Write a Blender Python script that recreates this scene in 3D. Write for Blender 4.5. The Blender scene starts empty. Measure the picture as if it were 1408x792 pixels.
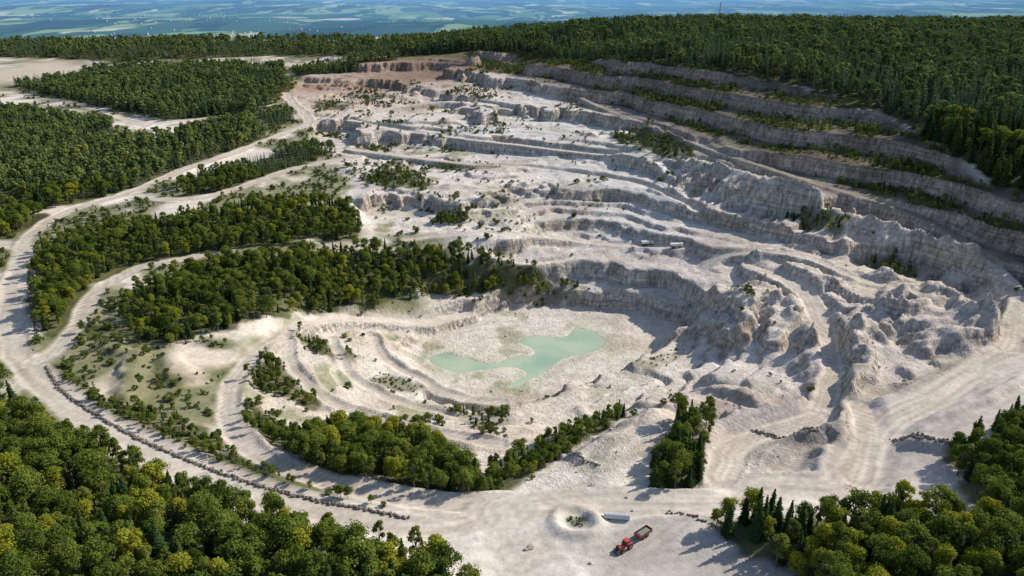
import bpy, math, numpy as np, random, time
from mathutils import Vector, Matrix
T0=time.time()
random.seed(4); rng=np.random.default_rng(7)
scene=bpy.context.scene
# ---------------------------------------------------------------- survey helpers
CH=140.0; TH=math.radians(22.7); F=1005.0
cT,sT=math.cos(TH),math.sin(TH)
def ray(u,v):
    a=(u-704)/F; b=(396-v)/F
    return np.array([a, cT+sT*b, -sT+cT*b])
def G(u,v,z):
    d=ray(u,v); t=(z-CH)/d[2]
    return (d[0]*t,d[1]*t)
# ---------------------------------------------------------------- noise
def _h(ix,iy,seed):
    h=(ix.astype(np.int64)*374761393+iy.astype(np.int64)*668265263+seed*1442695041)&0xffffffff
    h=((h^(h>>13))*1274126177)&0xffffffff
    h=(h^(h>>16))&0xffffffff
    return h/2147483648.0-1.0
def vn(x,y,seed=0):
    ix=np.floor(x); iy=np.floor(y); fx=x-ix; fy=y-iy
    fx=fx*fx*fx*(fx*(fx*6-15)+10); fy=fy*fy*fy*(fy*(fy*6-15)+10)
    a=_h(ix,iy,seed); b=_h(ix+1,iy,seed); c=_h(ix,iy+1,seed); d=_h(ix+1,iy+1,seed)
    return (a*(1-fx)+b*fx)*(1-fy)+(c*(1-fx)+d*fx)*fy
def fbm(x,y,s,oc=4,seed=0,g=0.5):
    x=x/s; y=y/s; r=0; a=1; n=0
    for i in range(oc):
        r=r+a*vn(x+i*17.3,y-i*9.1,seed+i); n+=a; a*=g; x,y=(x*1.76+y*0.95),(y*1.76-x*0.95)
    return r/n*1.5
def ridged(x,y,s,oc=3,seed=0):
    x=x/s; y=y/s; r=0; a=1; n=0
    for i in range(oc):
        r=r+a*(1-2*np.abs(vn(x+i*13.1,y-i*7.7,seed+i))); n+=a; a*=.5; x,y=(x*1.76+y*0.95),(y*1.76-x*0.95)
    return r/n
def ss(a,b,x):
    t=np.clip((x-a)/(b-a),0,1); return t*t*(3-2*t)
# ---------------------------------------------------------------- control heights
C=[# front rim
(700,790,0),(700,690,0),(850,740,0),(1000,735,0),(1150,770,4),(1408,792,14),(1408,690,9),(1380,600,5),(1270,640,1),
(300,792,8),(0,792,16),(0,650,8),(200,700,4),(500,760,2),(420,690,0),(250,635,0),(110,560,0),(30,480,0),(20,400,2),(30,340,5),
(0,560,2),(600,715,0),(900,690,0),(1060,675,0),(1170,670,0),(1230,600,0),(1310,540,0),(1400,490,0),(1408,560,4),
# left upper
(110,285,7),(200,265,8),(260,235,10),(350,205,12),(420,175,15),(0,250,14),(0,180,18),(90,190,17),(230,190,17),(320,170,18),
(60,138,18),(200,165,17),(50,119,20),(0,119,20),(110,112,21),(60,82,36),(0,80,36),(130,110,26),(250,110,30),(350,100,30),(390,140,21),(400,95,33),
(0,75,40),(200,72,42),(400,64,46),(0,58,42),(200,54,42),(400,52,48),
(150,330,6),(300,300,8),(420,280,5),(120,400,2),(200,370,1),(290,350,1),(70,440,2),
(250,400,0),(400,360,-2),(560,345,-7),(650,350,-9),(700,345,-8),(500,400,-14),(540,400,-18),(400,410,-7),(330,430,-4),(200,450,-1),
# left inner
(120,500,-1),(200,500,-4),(250,545,-5),(310,480,-6),(180,560,-2),(300,600,-3),(380,640,-1),
(340,620,-3),(325,550,-7),(380,465,-11),(400,450,-13),(450,440,-20),(560,440,-30),(520,437,-26),(560,422,-25),(480,420,-18),(620,425,-31),
(400,500,-14),(430,545,-15),(380,570,-10),(470,600,-10),(560,640,-6),(500,660,-2),(600,600,-17),(650,680,-2),(640,640,-9),
(440,480,-21),(480,520,-23),(560,560,-25),(640,580,-24),(700,600,-20),(760,580,-20),(700,650,-7),(780,640,-5),(480,465,-25),
(530,470,-30),(560,520,-32),(640,550,-33),(600,450,-34),(680,425,-36),(780,415,-36),(880,430,-36),
(740,490,-37),(620,500,-37),(850,480,-37),(900,490,-34),(820,530,-32),(760,545,-33),(930,450,-35),
(850,565,-20),(800,600,-14),(880,600,-11),(860,650,-3),(930,640,-4),(960,560,-16),(940,520,-25),(980,480,-29),
(1000,600,-9),(1100,600,-4),(1000,530,-21),(1060,530,-14),(1050,480,-15),(1130,540,-8),(1150,480,-8),(1220,520,-4),(1320,490,-3),(1380,470,-1),
(640,395,-21),(640,415,-30),(700,380,-18),(700,412,-31),(780,380,-20),(780,405,-31),(860,390,-22),(920,410,-26),(1000,400,-14),(1000,440,-22),(1040,410,-9),
# back benches
(820,345,-15),(920,350,-12),(760,345,-11),(700,320,-4),(600,320,-3),(560,300,1),(560,320,-3),
(800,322,-12),(900,325,-9),(800,280,1),(900,285,2),(700,285,2),(600,290,2),(950,300,1),(1000,340,-6),
(750,245,5),(850,240,8),(650,240,8),(550,245,8),(480,235,9),(480,205,12),(600,210,13),(700,212,13),(800,215,14),(900,225,16),
(750,182,23),(850,195,22),(650,180,22),(550,170,21),(480,165,19),(440,150,21),(640,150,27),(740,150,29),(560,140,26),(480,125,25),
(640,120,33),(700,125,33),(560,115,31),(700,100,38),(620,98,37),(500,121,26),(500,88,43),(560,86,44),(440,120,25),(440,92,38),
# right crest
(960,215,26),(1040,245,23),(1090,262,20),(1200,300,15),(1330,345,9),(1408,400,3),
(980,292,5),(1090,330,2),(1200,375,-1),(1300,400,-2),(1370,440,-1),(1100,400,-5),(1200,430,-5),(1290,450,-3),(1080,370,-2),(930,260,10),
(900,170,31),(1000,205,28),(1100,235,24),(1200,268,20),(1300,310,14),(1408,365,8),
# right wall
(640,75,58),(760,95,50),(860,130,42),(960,165,38),(750,78,64),(860,90,66),(960,100,66),(1060,120,62),(1060,180,42),(1130,140,58),(1130,210,36),
(1200,160,52),(1200,215,35),(1290,215,42),(1290,260,28),(1408,280,32),(1408,320,20),
(1408,200,48),(1408,150,58),(1300,150,58),(1200,110,64),(1100,80,72),(1408,100,68),(1300,80,74),(1408,55,80),(1200,48,82),(1050,44,84),(900,42,82),(800,46,76),(950,70,74),(700,52,64),(600,55,52),(520,60,48),(1408,45,82),
]
P=[G(u,v,z)+(z,) for u,v,z in C]
P+=[(-700,300,15),(-900,700,22),(-1200,1200,30),(-500,60,16),(-600,-300,10),(0,-300,10),(0,20,9),(200,60,10),(500,-300,15),(450,80,30),(700,300,60),(900,600,78),(1200,1000,85),
(600,1450,55),(0,1500,35),(-800,1500,25),(1200,1500,50),(-1200,600,20),(1300,200,60),(1400,-300,40),(-1300,-300,10)]
P=np.array(P,float)
c2=14.0**2
K=-np.sqrt((P[:,None,0]-P[None,:,0])**2+(P[:,None,1]-P[None,:,1])**2+c2)
n=len(P); A=np.zeros((n+1,n+1)); A[:n,n]=1; A[n,:n]=1
A[:n,:n]=K+np.eye(n)*(5.0)
W=np.linalg.solve(A,np.append(P[:,2],0))
def H(x,y):
    x=np.asarray(x,float); y=np.asarray(y,float)
    sh=x.shape; xf=x.ravel().astype(np.float32); yf=y.ravel().astype(np.float32); o=np.full(xf.shape,W[n],np.float32)
    for i in range(n):
        dx=xf-np.float32(P[i,0]); dy=yf-np.float32(P[i,1])
        o-=np.float32(W[i])*np.sqrt(dx*dx+dy*dy+np.float32(c2))
    return o.reshape(sh).astype(float)
TS=np.geomspace(90,2600,900)
def hits(pts):
    R=np.array([ray(u,v) for u,v in pts])
    X=R[:,0,None]*TS; Y=R[:,1,None]*TS; Z=CH+R[:,2,None]*TS
    D=Z-H(X,Y); out=[]
    for k in range(len(pts)):
        w=np.where(D[k]<0)[0]; i=w[0] if len(w) else len(TS)-1; i=max(i,1)
        f=D[k,i-1]/(D[k,i-1]-D[k,i]) if len(w) else 0
        t=TS[i-1]+(TS[i]-TS[i-1])*min(max(f,0),1)
        out.append((R[k,0]*t,R[k,1]*t))
    return out
def smooth(pl,m=8):
    p=np.array(pl,float)
    if len(p)<3:
        t=np.linspace(0,1,m)[:,None]; return p[0]*(1-t)+p[-1]*t
    q=np.vstack([2*p[0]-p[1],p,2*p[-1]-p[-2]]); o=[]
    for i in range(len(p)-1):
        a,b,c,d=q[i:i+4]
        for k in range(m):
            t=k/m; o.append(.5*((2*b)+(c-a)*t+(2*a-5*b+4*c-d)*t*t+(3*b-a-3*c+d)*t**3))
    o.append(p[-1]); return np.array(o)
# ---------------------------------------------------------------- grid
def grow(start,step,fac,lim):
    o=[];x=start
    while x<lim:
        step*=fac; x+=step; o.append(x)
    return np.array(o)
xc=np.arange(-330,330.1,1.2); g=grow(330,1.2,1.035,45000); xs=np.concatenate([-g[::-1],xc,g])
y1=np.arange(110,360,1.1); y2=np.arange(360,720,1.3); y3=np.arange(720,1120,2.4)
ys=np.concatenate([-grow(-110,4,1.12,4000)[::-1] , y1,y2,y3,grow(y3[-1],2.4,1.03,60000)])
NX,NY=len(xs),len(ys)
X,Y=np.meshgrid(xs,ys)
def inpoly(x,y,poly):
    x=np.asarray(x);y=np.asarray(y); r=np.zeros(x.shape,bool); p=np.asarray(poly); m=len(p)
    for i in range(m):
        x1,y1_=p[i]; x2,y2_=p[(i+1)%m]
        if y1_==y2_: continue
        c=((y1_>y)!=(y2_>y)) & (x<(x2-x1)*(y-y1_)/(y2_-y1_)+x1); r^=c
    return r
def segd(x,y,pl,closed=False,zz=None):
    p=np.asarray(pl); d=np.full(x.shape,1e9); s=np.zeros(x.shape); zr=np.zeros(x.shape); m=len(p); acc=0
    for i in range(m if closed else m-1):
        a=p[i]; b=p[(i+1)%m]; ab=b-a; L=max(ab@ab,1e-9)
        t=np.clip(((x-a[0])*ab[0]+(y-a[1])*ab[1])/L,0,1)
        dd=np.hypot(x-a[0]-t*ab[0],y-a[1]-t*ab[1]); k=dd<d
        d=np.where(k,dd,d); s=np.where(k,acc+t*math.sqrt(L),s)
        if zz is not None: zr=np.where(k,zz[i]*(1-t)+zz[(i+1)%m]*t,zr)
        acc+=math.sqrt(L)
    return d,s,zr
def box(pl,R):
    p=np.asarray(pl)
    i0=max(np.searchsorted(xs,p[:,0].min()-R)-1,0); i1=min(np.searchsorted(xs,p[:,0].max()+R)+1,NX)
    j0=max(np.searchsorted(ys,p[:,1].min()-R)-1,0); j1=min(np.searchsorted(ys,p[:,1].max()+R)+1,NY)
    return slice(j0,j1),slice(i0,i1)
def sdpoly(pl,R):
    sl=box(pl,R); x=X[sl]; y=Y[sl]; d,_,_=segd(x,y,pl,True); ins=inpoly(x,y,pl)
    return sl,np.where(ins,d,-d)
def zone(pix,a=-12,b=8,ns=20,na=7,seed=15):
    M=np.zeros_like(X); pl=np.array(hits(pix)); sl,sd=sdpoly(pl,abs(a)+na*2+4); M[sl]=ss(a,b,sd+fbm(X[sl],Y[sl],ns,3,seed)*na); return M
BASE=H(X,Y)
plain=-150+fbm(X,Y,2600,4,50)*50+fbm(X,Y,700,2,60)*10+ss(14000,40000,Y)*260*(0.6+fbm(X,Y,6000,3,70)*.6)
wf=np.maximum.reduce([ss(1330,2200,Y+fbm(X,Y,300,2,9)*60),ss(1400,2700,np.abs(X)),ss(500,1800,-Y)])
B2=BASE*(1-wf)+plain*wf
print('base',time.time()-T0,NX,NY)
gy,gx=np.gradient(BASE,ys,xs); GR=np.hypot(gx,gy)
quarry=hits([(345,640),(330,600),(330,540),(365,480),(400,452),(480,425),(560,425),(585,415),(575,385),(690,360),(640,330),(560,322),(500,315),(495,262),(440,225),(425,165),(392,135),(415,98),(560,78),(680,70),(850,82),(1000,98),(1130,132),(1200,150),(1290,208),(1408,278),(1480,320),(1480,470),(1400,488),(1320,520),(1220,560),(1170,640),(1000,672),(900,680),(760,680),(650,690),(560,680),(430,650)])
sl,sd=sdpoly(quarry,30)
Q=np.zeros_like(X); Q[sl]=ss(-4,10,sd+fbm(X[sl],Y[sl],25,3,3)*6)
wallpix=[(640,82),(760,105),(860,140),(960,180),(1060,215),(1200,262),(1300,300),(1408,355),(1500,400),(1500,315),(1408,270),(1330,224),(1260,184),(1200,146),(1130,126),(1050,108),(960,94),(850,82),(740,75),(650,70)]
wall=hits(wallpix)
WL=zone(wallpix)
WC=zone([(600,90),(700,104),(780,132),(860,168),(950,208),(1040,240),(1100,258),(1210,296),(1330,340),(1408,392),(1500,430)]+wallpix[9:],-8,6)
GENT=zone([(395,455),(430,425),(560,415),(620,440),(560,475),(580,540),(700,585),(860,585),(880,640),(700,692),(345,645),(330,560)],-10,8,18,4,19)
# --- benching
n1=fbm(X,Y,85,3,11)*4.0+fbm(X,Y,22,3,21)*2.0+fbm(X,Y,7,2,25)*.55
n1=n1*(1-.6*WL)*(1-.6*GENT)
zz=B2+n1*Q
def terr(z,h,fw,seed,off=0):
    zz_=z+off; k=np.floor(zz_/h); f=zz_/h-k
    fr=np.clip(fw*GR/h*(1+.5*fbm(X,Y,45,2,seed)),.03,.5)
    c=.62
    t=np.clip((f-(c-fr/2))/fr,0,1); t=t**1.25
    return h*(k+f*.10+.90*t)-off
zA=terr(zz,12.0,4.2,31,3.0)
zB=terr(zz,4.0,2.6,32,1.0)
m2=ss(-.25,.35,fbm(X,Y,75,3,77))
zt=zA*(1-m2*.75)+zB*m2*.75
zC=terr(zA+ (zz-zA)*.45,2.2,2.0,33)
zt=zt*.68+zC*.32
zt=zt*(1-WL)+(zA*.9+zB*.1)*WL
zg=terr(zz,3.6,3.0,36,2.0)
zt=zt*(1-GENT)+(zz*.5+zg*.5)*GENT
near=(Y<1500)&(np.abs(X)<1500)
Z=B2*(1-Q)+zt*Q+np.where(near,fbm(X,Y,30,4,41)*(.7-.3*Q),0)
steep0=np.hypot(*np.gradient(Z,ys,xs))
fm=Q*ss(.35,1.0,steep0)*(1-.5*GENT)
Z+=fm*(-np.abs(fbm(X,Y,9,3,91))*3.2-np.abs(vn(X/3.6,Y/3.6,97))*1.2+1.1)
Z+=Q*fbm(X,Y,5,2,95)*.16
SP=zone([(960,395),(1040,385),(1120,370),(1220,370),(1330,400),(1385,470),(1330,495),(1200,505),(1150,540),(1050,540),(960,500)],-14,10,20,5,17)
Z+=SP*(ridged(X,Y,36,3,131)*2.8+ridged(X,Y,11,3,141)*1.0)
def ridge(pix,h,w,nz=.45):
    global Z
    pl=smooth(hits(pix),6); sl=box(pl,w*2.5); x=X[sl];y=Y[sl]
    wx=x+fbm(x,y,12,3,5)*w*nz; wy=y+fbm(x,y,12,3,6)*w*nz
    d,s,_=segd(wx,wy,pl)
    prof=np.clip(1-d/w,0,1); prof=np.minimum(prof*1.8,1)
    gl=np.abs(vn(s/5.0,d/14,81))+.6*np.abs(vn(s/2.4,d/9,82))
    Z[sl]+=h*prof*(1+.2*fbm(x,y,9,3,15))-(h*.38*gl*np.clip(4*prof*(1-prof),0,1) if h>2.5 else 0)
crest=smooth(hits([(955,222),(1040,250),(1090,266),(1200,305),(1330,350),(1408,405),(1450,440)]),8)
sl=box(crest,60); x=X[sl];y=Y[sl]; d,s,_=segd(x,y,crest); cl=np.r_[0,np.cumsum(np.hypot(*np.diff(crest,axis=0).T))]
side=((x-np.interp(s,cl,crest[:,0]))*(-.7)+(y-np.interp(s,cl,crest[:,1]))*(-.7))
gul=np.abs(vn(s/8.5+.25*vn(d/9,s/30,3),d/45,77))*1.0+.85*np.abs(vn(s/3.8,d/25,78))
add_=np.where(side>0,6.5*np.exp(-(d/10)**2)-gul*8.0*np.exp(-((d-14)/13)**2),6.5*np.exp(-(d/4.5)**2)*(.75+.5*vn(s/7,s*0,79)))
Z[sl]+=add_*Q[sl]
ridge([(1008,470),(1025,440),(1040,412)],9,16,.4)
ridge([(1060,480),(1075,450),(1085,425)],5.5,10)
ridge([(1150,470),(1185,440),(1215,455)],8.5,18,.4)
ridge([(1235,440),(1270,420),(1310,415),(1345,445),(1330,475),(1280,480)],6,12,.4)
ridge([(1285,455),(1300,445)],5,18)
ridge([(960,470),(985,440),(990,420)],6,11)
ridge([(1150,410),(1120,385),(1090,370)],4,9)
ridge([(1100,440),(1120,480),(1110,520)],3,8)
ridge([(1210,380),(1240,400),(1225,420)],4,10,.5)
ridge([(1040,350),(1080,350),(1130,360)],4,8,.5)
ridge([(1160,555),(1178,510),(1170,480)],5,7)
ridge([(1130,650),(1160,600),(1180,565)],4.5,8)
ridge([(1270,400),(1360,460),(1385,475)],4,7)
ridge([(960,540),(1010,545),(1060,560)],3,6)
ridge([(1040,598),(1120,605)],2.4,3.5)
ridge([(1230,605),(1320,620)],3.0,5)
ridge([(1200,560),(1290,520),(1370,492)],2.2,3.5)
ridge([(1250,590),(1330,560),(1408,520)],2.0,3.5)
ridge([(1010,610),(1110,600)],1.2,4)
ridge([(800,560),(850,590),(870,598)],1.2,3)
ridge([(765,618),(825,643)],1.3,2.0)
ridge([(800,595),(880,640)],1.0,2.0)
ridge([(855,560),(930,570)],1.4,3)
ridge([(820,665),(880,680)],1.2,2.5)
ridge([(150,475),(180,520),(160,550)],2.5,7,.7)
ridge([(230,500),(270,520)],2.0,7,.7)
def flat(pix,z,soft=8,col=None):
    global Z
    pl=[G(u,v,z) for u,v in pix]; sl,sd=sdpoly(pl,soft*2); w=ss(-soft,soft*.3,sd+fbm(X[sl],Y[sl],12,2,2)*3)
    Z[sl]=Z[sl]*(1-w)+(z+fbm(X[sl],Y[sl],14,3,8)*.22)*w
flat([(592,475),(640,445),(690,428),(760,420),(880,430),(945,455),(905,492),(840,520),(770,538),(690,552),(640,538),(595,520),(575,495)],-37,7)
flat([(690,700),(960,700),(1020,740),(1100,792),(700,830)],0,6)
flat([(820,620),(900,560),(960,590),(965,660),(880,680)],-4,14)
ROAD=np.zeros_like(X); TRK=np.zeros_like(X)
def road(pix,w,soft=5,st=1.0,berm=.8):
    global Z
    pl=smooth(hits(pix),8); hz=H(pl[:,0],pl[:,1])
    for _ in range(10): hz[1:-1]=(hz[:-2]+2*hz[1:-1]+hz[2:])/4
    sl=box(pl,w+soft*2+3); x=X[sl];y=Y[sl]
    d,s,zr=segd(x+fbm(x,y,18,2,61)*1.2,y+fbm(x,y,18,2,62)*1.2,pl,False,hz)
    wt=1-ss(w,w+soft,d)
    Z[sl]=Z[sl]*(1-wt)+zr*wt
    Z[sl]+=berm*np.exp(-((d-w-1.0)/1.1)**2)*(.7+.5*fbm(x,y,8,2,63))
    r=(1-ss(w-.6,w+1.2,d)); ROAD[sl]=np.maximum(ROAD[sl],r*st)
    TRK[sl]=np.where(r>.2,(vn(s/40,d/0.8,71)*.8+vn(s/60,d/1.7,72)*.6)*min(1,5/w),TRK[sl])
road([(-60,335),(30,342),(18,400),(12,450),(40,508),(110,565),(200,615),(300,660),(400,692),(500,712),(600,722),(690,705),(800,692),(900,690),(1000,690),(1060,668),(1150,670),(1190,620),(1230,575),(1300,535),(1380,490),(1450,470)],6)
road([(30,342),(60,308),(110,285),(180,265),(250,235),(330,207),(395,182),(425,168),(400,140),(392,128)],4.5)
road([(45,500),(85,478),(112,438),(140,395),(200,368),(290,350)],4)
road([(-30,122),(60,135),(130,150),(200,170),(300,160)],3.5)
road([(210,170),(160,190),(135,195)],3)
road([(190,268),(240,275),(300,268),(380,240),(440,225),(490,215)],4.5)
road([(690,695),(600,692),(500,678),(420,655),(350,622),(318,580),(322,530),(358,482),(400,452),(450,440),(520,440),(580,445),(640,432)],4,4,1,1.3)
road([(395,470),(405,505),(450,548),(520,578),(600,598),(690,612)],3,3,1,1.8)
road([(455,468),(480,510),(540,550),(620,572),(690,578)],2.2,2.5,.8,1.6)
road([(515,465),(528,492),(570,518),(640,548),(690,553)],2.6,3,1,1.6)
road([(1120,585),(1142,525),(1140,470),(1112,410),(1080,385),(1030,365)],4,4)
road([(990,655),(1010,615),(1080,590),(1120,575)],5)
road([(1170,655),(1190,600),(1180,560)],4)
road([(690,700),(705,740),(740,800)],8,5,.6,.2)
road([(1385,480),(1392,435),(1400,415)],4,3,.8)
road([(1400,392),(1310,322),(1210,278),(1100,245),(1000,212),(900,175),(800,135)],2.4,2,.3)
road([(960,370),(1010,350),(1100,350),(1200,390),(1290,395),(1370,450)],3,3,.7)
road([(480,205),(560,215),(640,225),(740,232),(860,250),(960,290)],3,2.5,.7)
road([(425,168),(500,155),(560,145),(620,140),(700,150)],3.5,3,.8)
road([(480,165),(560,180),(640,190),(760,205),(860,215)],3,2.5,.7)
road([(560,330),(640,320),(720,322),(820,335),(940,340)],3.2,2.5,.8)
rc=G(790,717,0); d=np.hypot(X-rc[0],Y-rc[1]); dn_=d+fbm(X,Y,8,2,66)*.7; Z+=1.8*np.exp(-((dn_-6.4)/1.9)**2)-.3*ss(5.0,3.6,dn_)
lake=[(585,490),(610,486),(645,490),(672,498),(700,492),(732,486),(716,474),(714,466),(735,461),(772,462),(790,452),(818,456),(832,468),(826,482),(796,490),(778,494),(752,510),(735,522),(712,534),(692,541),(700,526),(722,514),(700,506),(662,512),(618,512),(592,504)]
lk=smooth([G(u,v,-37.3) for u,v in lake]+[G(*lake[0],-37.3)],4)
sl,sdl=sdpoly(lk,12); sdl=sdl-1.2+fbm(X[sl],Y[sl],9,3,55)*1.5
Z[sl]=np.where(sdl>-6,np.minimum(Z[sl],-37.25-np.clip(sdl,-6,4)*.35 +.0),Z[sl])
LK=np.zeros_like(X)-99; LK[sl]=sdl
def zat(x,y):
    x=np.asarray(x,float);y=np.asarray(y,float)
    i=np.clip(np.searchsorted(xs,x)-1,0,NX-2); j=np.clip(np.searchsorted(ys,y)-1,0,NY-2)
    fx=(x-xs[i])/(xs[i+1]-xs[i]); fy=(y-ys[j])/(ys[j+1]-ys[j])
    return (Z[j,i]*(1-fx)+Z[j,i+1]*fx)*(1-fy)+(Z[j+1,i]*(1-fx)+Z[j+1,i+1]*fx)*fy
def gat(A,x,y):
    i=np.clip(np.searchsorted(xs,x),0,NX-1); j=np.clip(np.searchsorted(ys,y),0,NY-1); return A[j,i]
gy2,gx2=np.gradient(Z,ys,xs); SL=np.hypot(gx2,gy2)
print('shape',time.time()-T0)
# ---------------------------------------------------------------- vegetation zones
def Hh(p): return hits(p)
hill=Hh([(545,78),(650,70),(740,75),(850,82),(960,94),(1050,108),(1130,126),(1200,146),(1260,184),(1330,224),(1408,270),(1500,315)])+[(420,300),(520,200),(760,300),(980,800),(1050,1180),(400,1180),(60,1180),(-60,1300)]
farL=Hh([(-150,80),(0,78),(130,82),(170,88),(230,82),(400,76),(545,76),(600,68)])+[(-60,1150),(-60,1300),(-700,1330),(-1250,1330),(-1250,1000)]
ZN=[
('hill',hill,6.2,(11,20),(.70,.30,0,0),1.0,1),
('wall',wall,3.4,(2,6.5),(.15,.5,0,.35),.85,.9),
('farL',farL,8.8,(10,16),(.5,.5,0,0),.95,1),
('near',Hh([(-260,500),(0,548),(60,592),(130,622),(200,655),(300,696),(380,724),(450,744),(540,775),(620,800),(690,850),(500,1000),(-300,1000)]),3.9,(6,15),(.20,.70,.10,0),.97,1),
('br',Hh([(975,722),(1010,715),(1060,705),(1150,712),(1230,712),(1300,722),(1408,740),(1700,760),(1700,1000),(1250,900),(1130,810),(1080,790),(1050,760)]),4.0,(6,14),(.25,.62,.13,0),.97,1),
('br2',Hh([(1300,632),(1340,612),(1370,590),(1408,575),(1600,560),(1700,760),(1408,745),(1330,700),(1325,660)]),3.8,(7,12),(.2,.8,0,0),1,1),
('clump',Hh([(900,668),(935,672),(972,658),(974,620),(966,588),(945,585),(925,620),(905,640)]),3.2,(6,12),(.45,.55,0,0),1,1),
('front',Hh([(395,618),(430,600),(470,588),(560,595),(620,625),(655,655),(650,688),(620,680),(540,668),(450,652)]),3.3,(6,12),(.12,.76,.12,0),1,1),
('front2',Hh([(640,685),(655,655),(700,632),(760,602),(800,580),(850,560),(860,572),(800,608),(740,645),(700,668)]),3.0,(4,8),(.15,.75,.05,.1),.95,1),
('s1',Hh([(342,515),(360,492),(385,490),(405,522),(447,552),(430,560),(380,540),(345,530)]),2.8,(3,7),(.1,.7,0,.2),.95,1),
('s2',Hh([(328,575),(345,550),(380,570),(432,612),(400,618),(345,600)]),2.6,(3,7),(.1,.7,0,.2),.9,1),
('s3',Hh([(405,465),(430,458),(450,470),(492,490),(480,502),(440,488)]),2.6,(3,6),(.06,.7,0,.2),.85,1),
('s4',Hh([(505,520),(530,515),(590,532),(570,540),(520,530)]),2.2,(1,2.5),(0,.3,0,.7),.7,.8),
('s5',Hh([(610,570),(660,568),(700,572),(700,585),(660,588)]),2.6,(1.5,6),(.1,.6,0,.3),.8,.8),
('s6',Hh([(75,500),(110,520),(165,555),(240,572),(300,600),(370,640),(430,668),(560,708),(500,700),(400,680),(300,650),(210,605),(130,560),(85,530)]),2.6,(1.5,5),(.06,.6,0,.3),.95,.95),
('s7',Hh([(110,470),(160,455),(160,440),(120,450)]),2.6,(3,6),(0,.8,0,.2),.9,1),
('s8',Hh([(165,430),(200,460),(240,470),(300,480),(320,475),(270,462),(200,440)]),2.6,(1.5,4),(0,.6,0,.4),.6,.7),
('s9',Hh([(170,500),(260,520),(320,510),(300,530),(230,530)]),2.6,(1,3),(0,.5,0,.5),.35,.45),
('mid',Hh([(165,425),(190,398),(240,385),(300,368),(380,355),(500,345),(600,345),(680,358),(740,370),(800,382),(770,392),(700,390),(610,402),(540,412),(500,422),(440,432),(330,448),(250,472),(190,475)]),3.5,(4,12),(.18,.70,.10,.02),.92,1),
('up',Hh([(50,350),(90,330),(150,318),(300,292),(400,280),(480,285),(503,308),(490,328),(400,335),(300,345),(200,362),(135,385),(108,430),(75,470),(50,440),(44,390)]),3.6,(4,12),(.18,.72,.10,0),.93,1),
('u2',Hh([(240,255),(350,222),(430,200),(465,208),(400,232),(300,264),(255,272)]),3.8,(5,11),(.3,.7,0,0),.9,1),
('u3',Hh([(-200,215),(0,225),(60,215),(140,200),(240,188),(340,165),(368,190),(340,205),(300,218),(200,255),(110,278),(60,290),(0,270),(-200,260)]),4.4,(7,14),(.25,.7,.05,0),.97,1),
('u3b',Hh([(-200,145),(0,150),(60,160),(165,180),(130,192),(60,210),(0,222),(-200,215)]),4.6,(7,14),(.3,.7,0,0),.97,1),
('u4',Hh([(-200,275),(0,285),(40,292),(70,298),(40,315),(0,328),(-200,330)]),4.0,(7,12),(.1,.85,.05,0),.97,1),
('u5',Hh([(20,118),(90,112),(130,100),(200,96),(390,94),(396,125),(345,158),(250,165),(200,160),(130,145),(60,130)]),5.0,(8,16),(.4,.6,0,0),.97,1),
('u6',Hh([(345,158),(400,155),(405,168),(370,175)]),4.0,(6,10),(.5,.5,0,0),.9,1),
('u7',Hh([(400,98),(470,85),(540,78),(545,82),(470,98),(410,104)]),4.5,(6,12),(.4,.6,0,0),.9,1),
('p1',Hh([(842,185),(880,180),(930,190),(965,212),(930,222),(880,212),(850,200)]),3.4,(3,7),(.1,.6,0,.3),.7,.8),
('p2',Hh([(1082,285),(1110,278),(1165,300),(1150,318),(1110,305)]),3.2,(3,7),(.1,.6,0,.3),.8,.8),
('p3',Hh([(1198,335),(1230,332),(1268,350),(1255,372),(1215,362)]),3.2,(3,7),(.1,.6,0,.3),.8,.8),
('p4',Hh([(488,250),(530,232),(590,232),(575,250),(610,258),(540,262)]),3.2,(2,6),(.1,.6,0,.3),.7,.9),
('p5',Hh([(598,222),(650,218),(700,235),(640,238)]),3.4,(1,3),(0,.4,0,.6),.4,.8),
('p6',Hh([(592,300),(625,285),(655,290),(625,305)]),3.0,(3,7),(.1,.6,0,.3),.8,.8),
('p7',Hh([(425,145),(450,135),(495,140),(470,150)]),4.0,(2,6),(.1,.5,0,.4),.6,.8),
('p8',Hh([(640,400),(700,388),(780,385),(830,395),(760,402),(690,402)]),3.2,(2,5),(.1,.5,0,.4),.5,.5),
('p9',Hh([(850,515),(900,505),(940,480),(945,495),(900,520)]),3.2,(1,2.2),(0,.2,0,.8),.3,.5),
('p10',Hh([(690,285),(720,268),(660,270)]),3.0,(1,3),(0,.4,0,.6),.4,.6),
('p11',Hh([(1010,420),(1030,395),(1045,400),(1020,440)]),3.0,(1,3),(0,.4,0,.6),.6,.5),
('p12',Hh([(778,712),(804,711),(808,721),(784,726)]),1.5,(.8,2.0),(0,.1,0,.9),.8,.9),
]
outL=[(-420,130),(-300,260),(-420,420),(-600,700),(-1200,1100),(-1250,0),(-400,-200),(0,-200),(0,60),(-120,90)]
outR=[(330,330),(230,240),(180,150),(120,60),(200,-200),(900,-200),(1200,500),(420,420)]
ZN+=[('outL',outL,10,(9,15),(.4,.6,0,0),.9,1),('outR',outR,9.5,(9,16),(.5,.5,0,0),.95,1)]
VEG=np.zeros_like(X)
pts={}
def add(key,x,y,z,h,t):
    pts.setdefault(key,[]).append(np.column_stack([x,y,z,h,t]))
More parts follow.
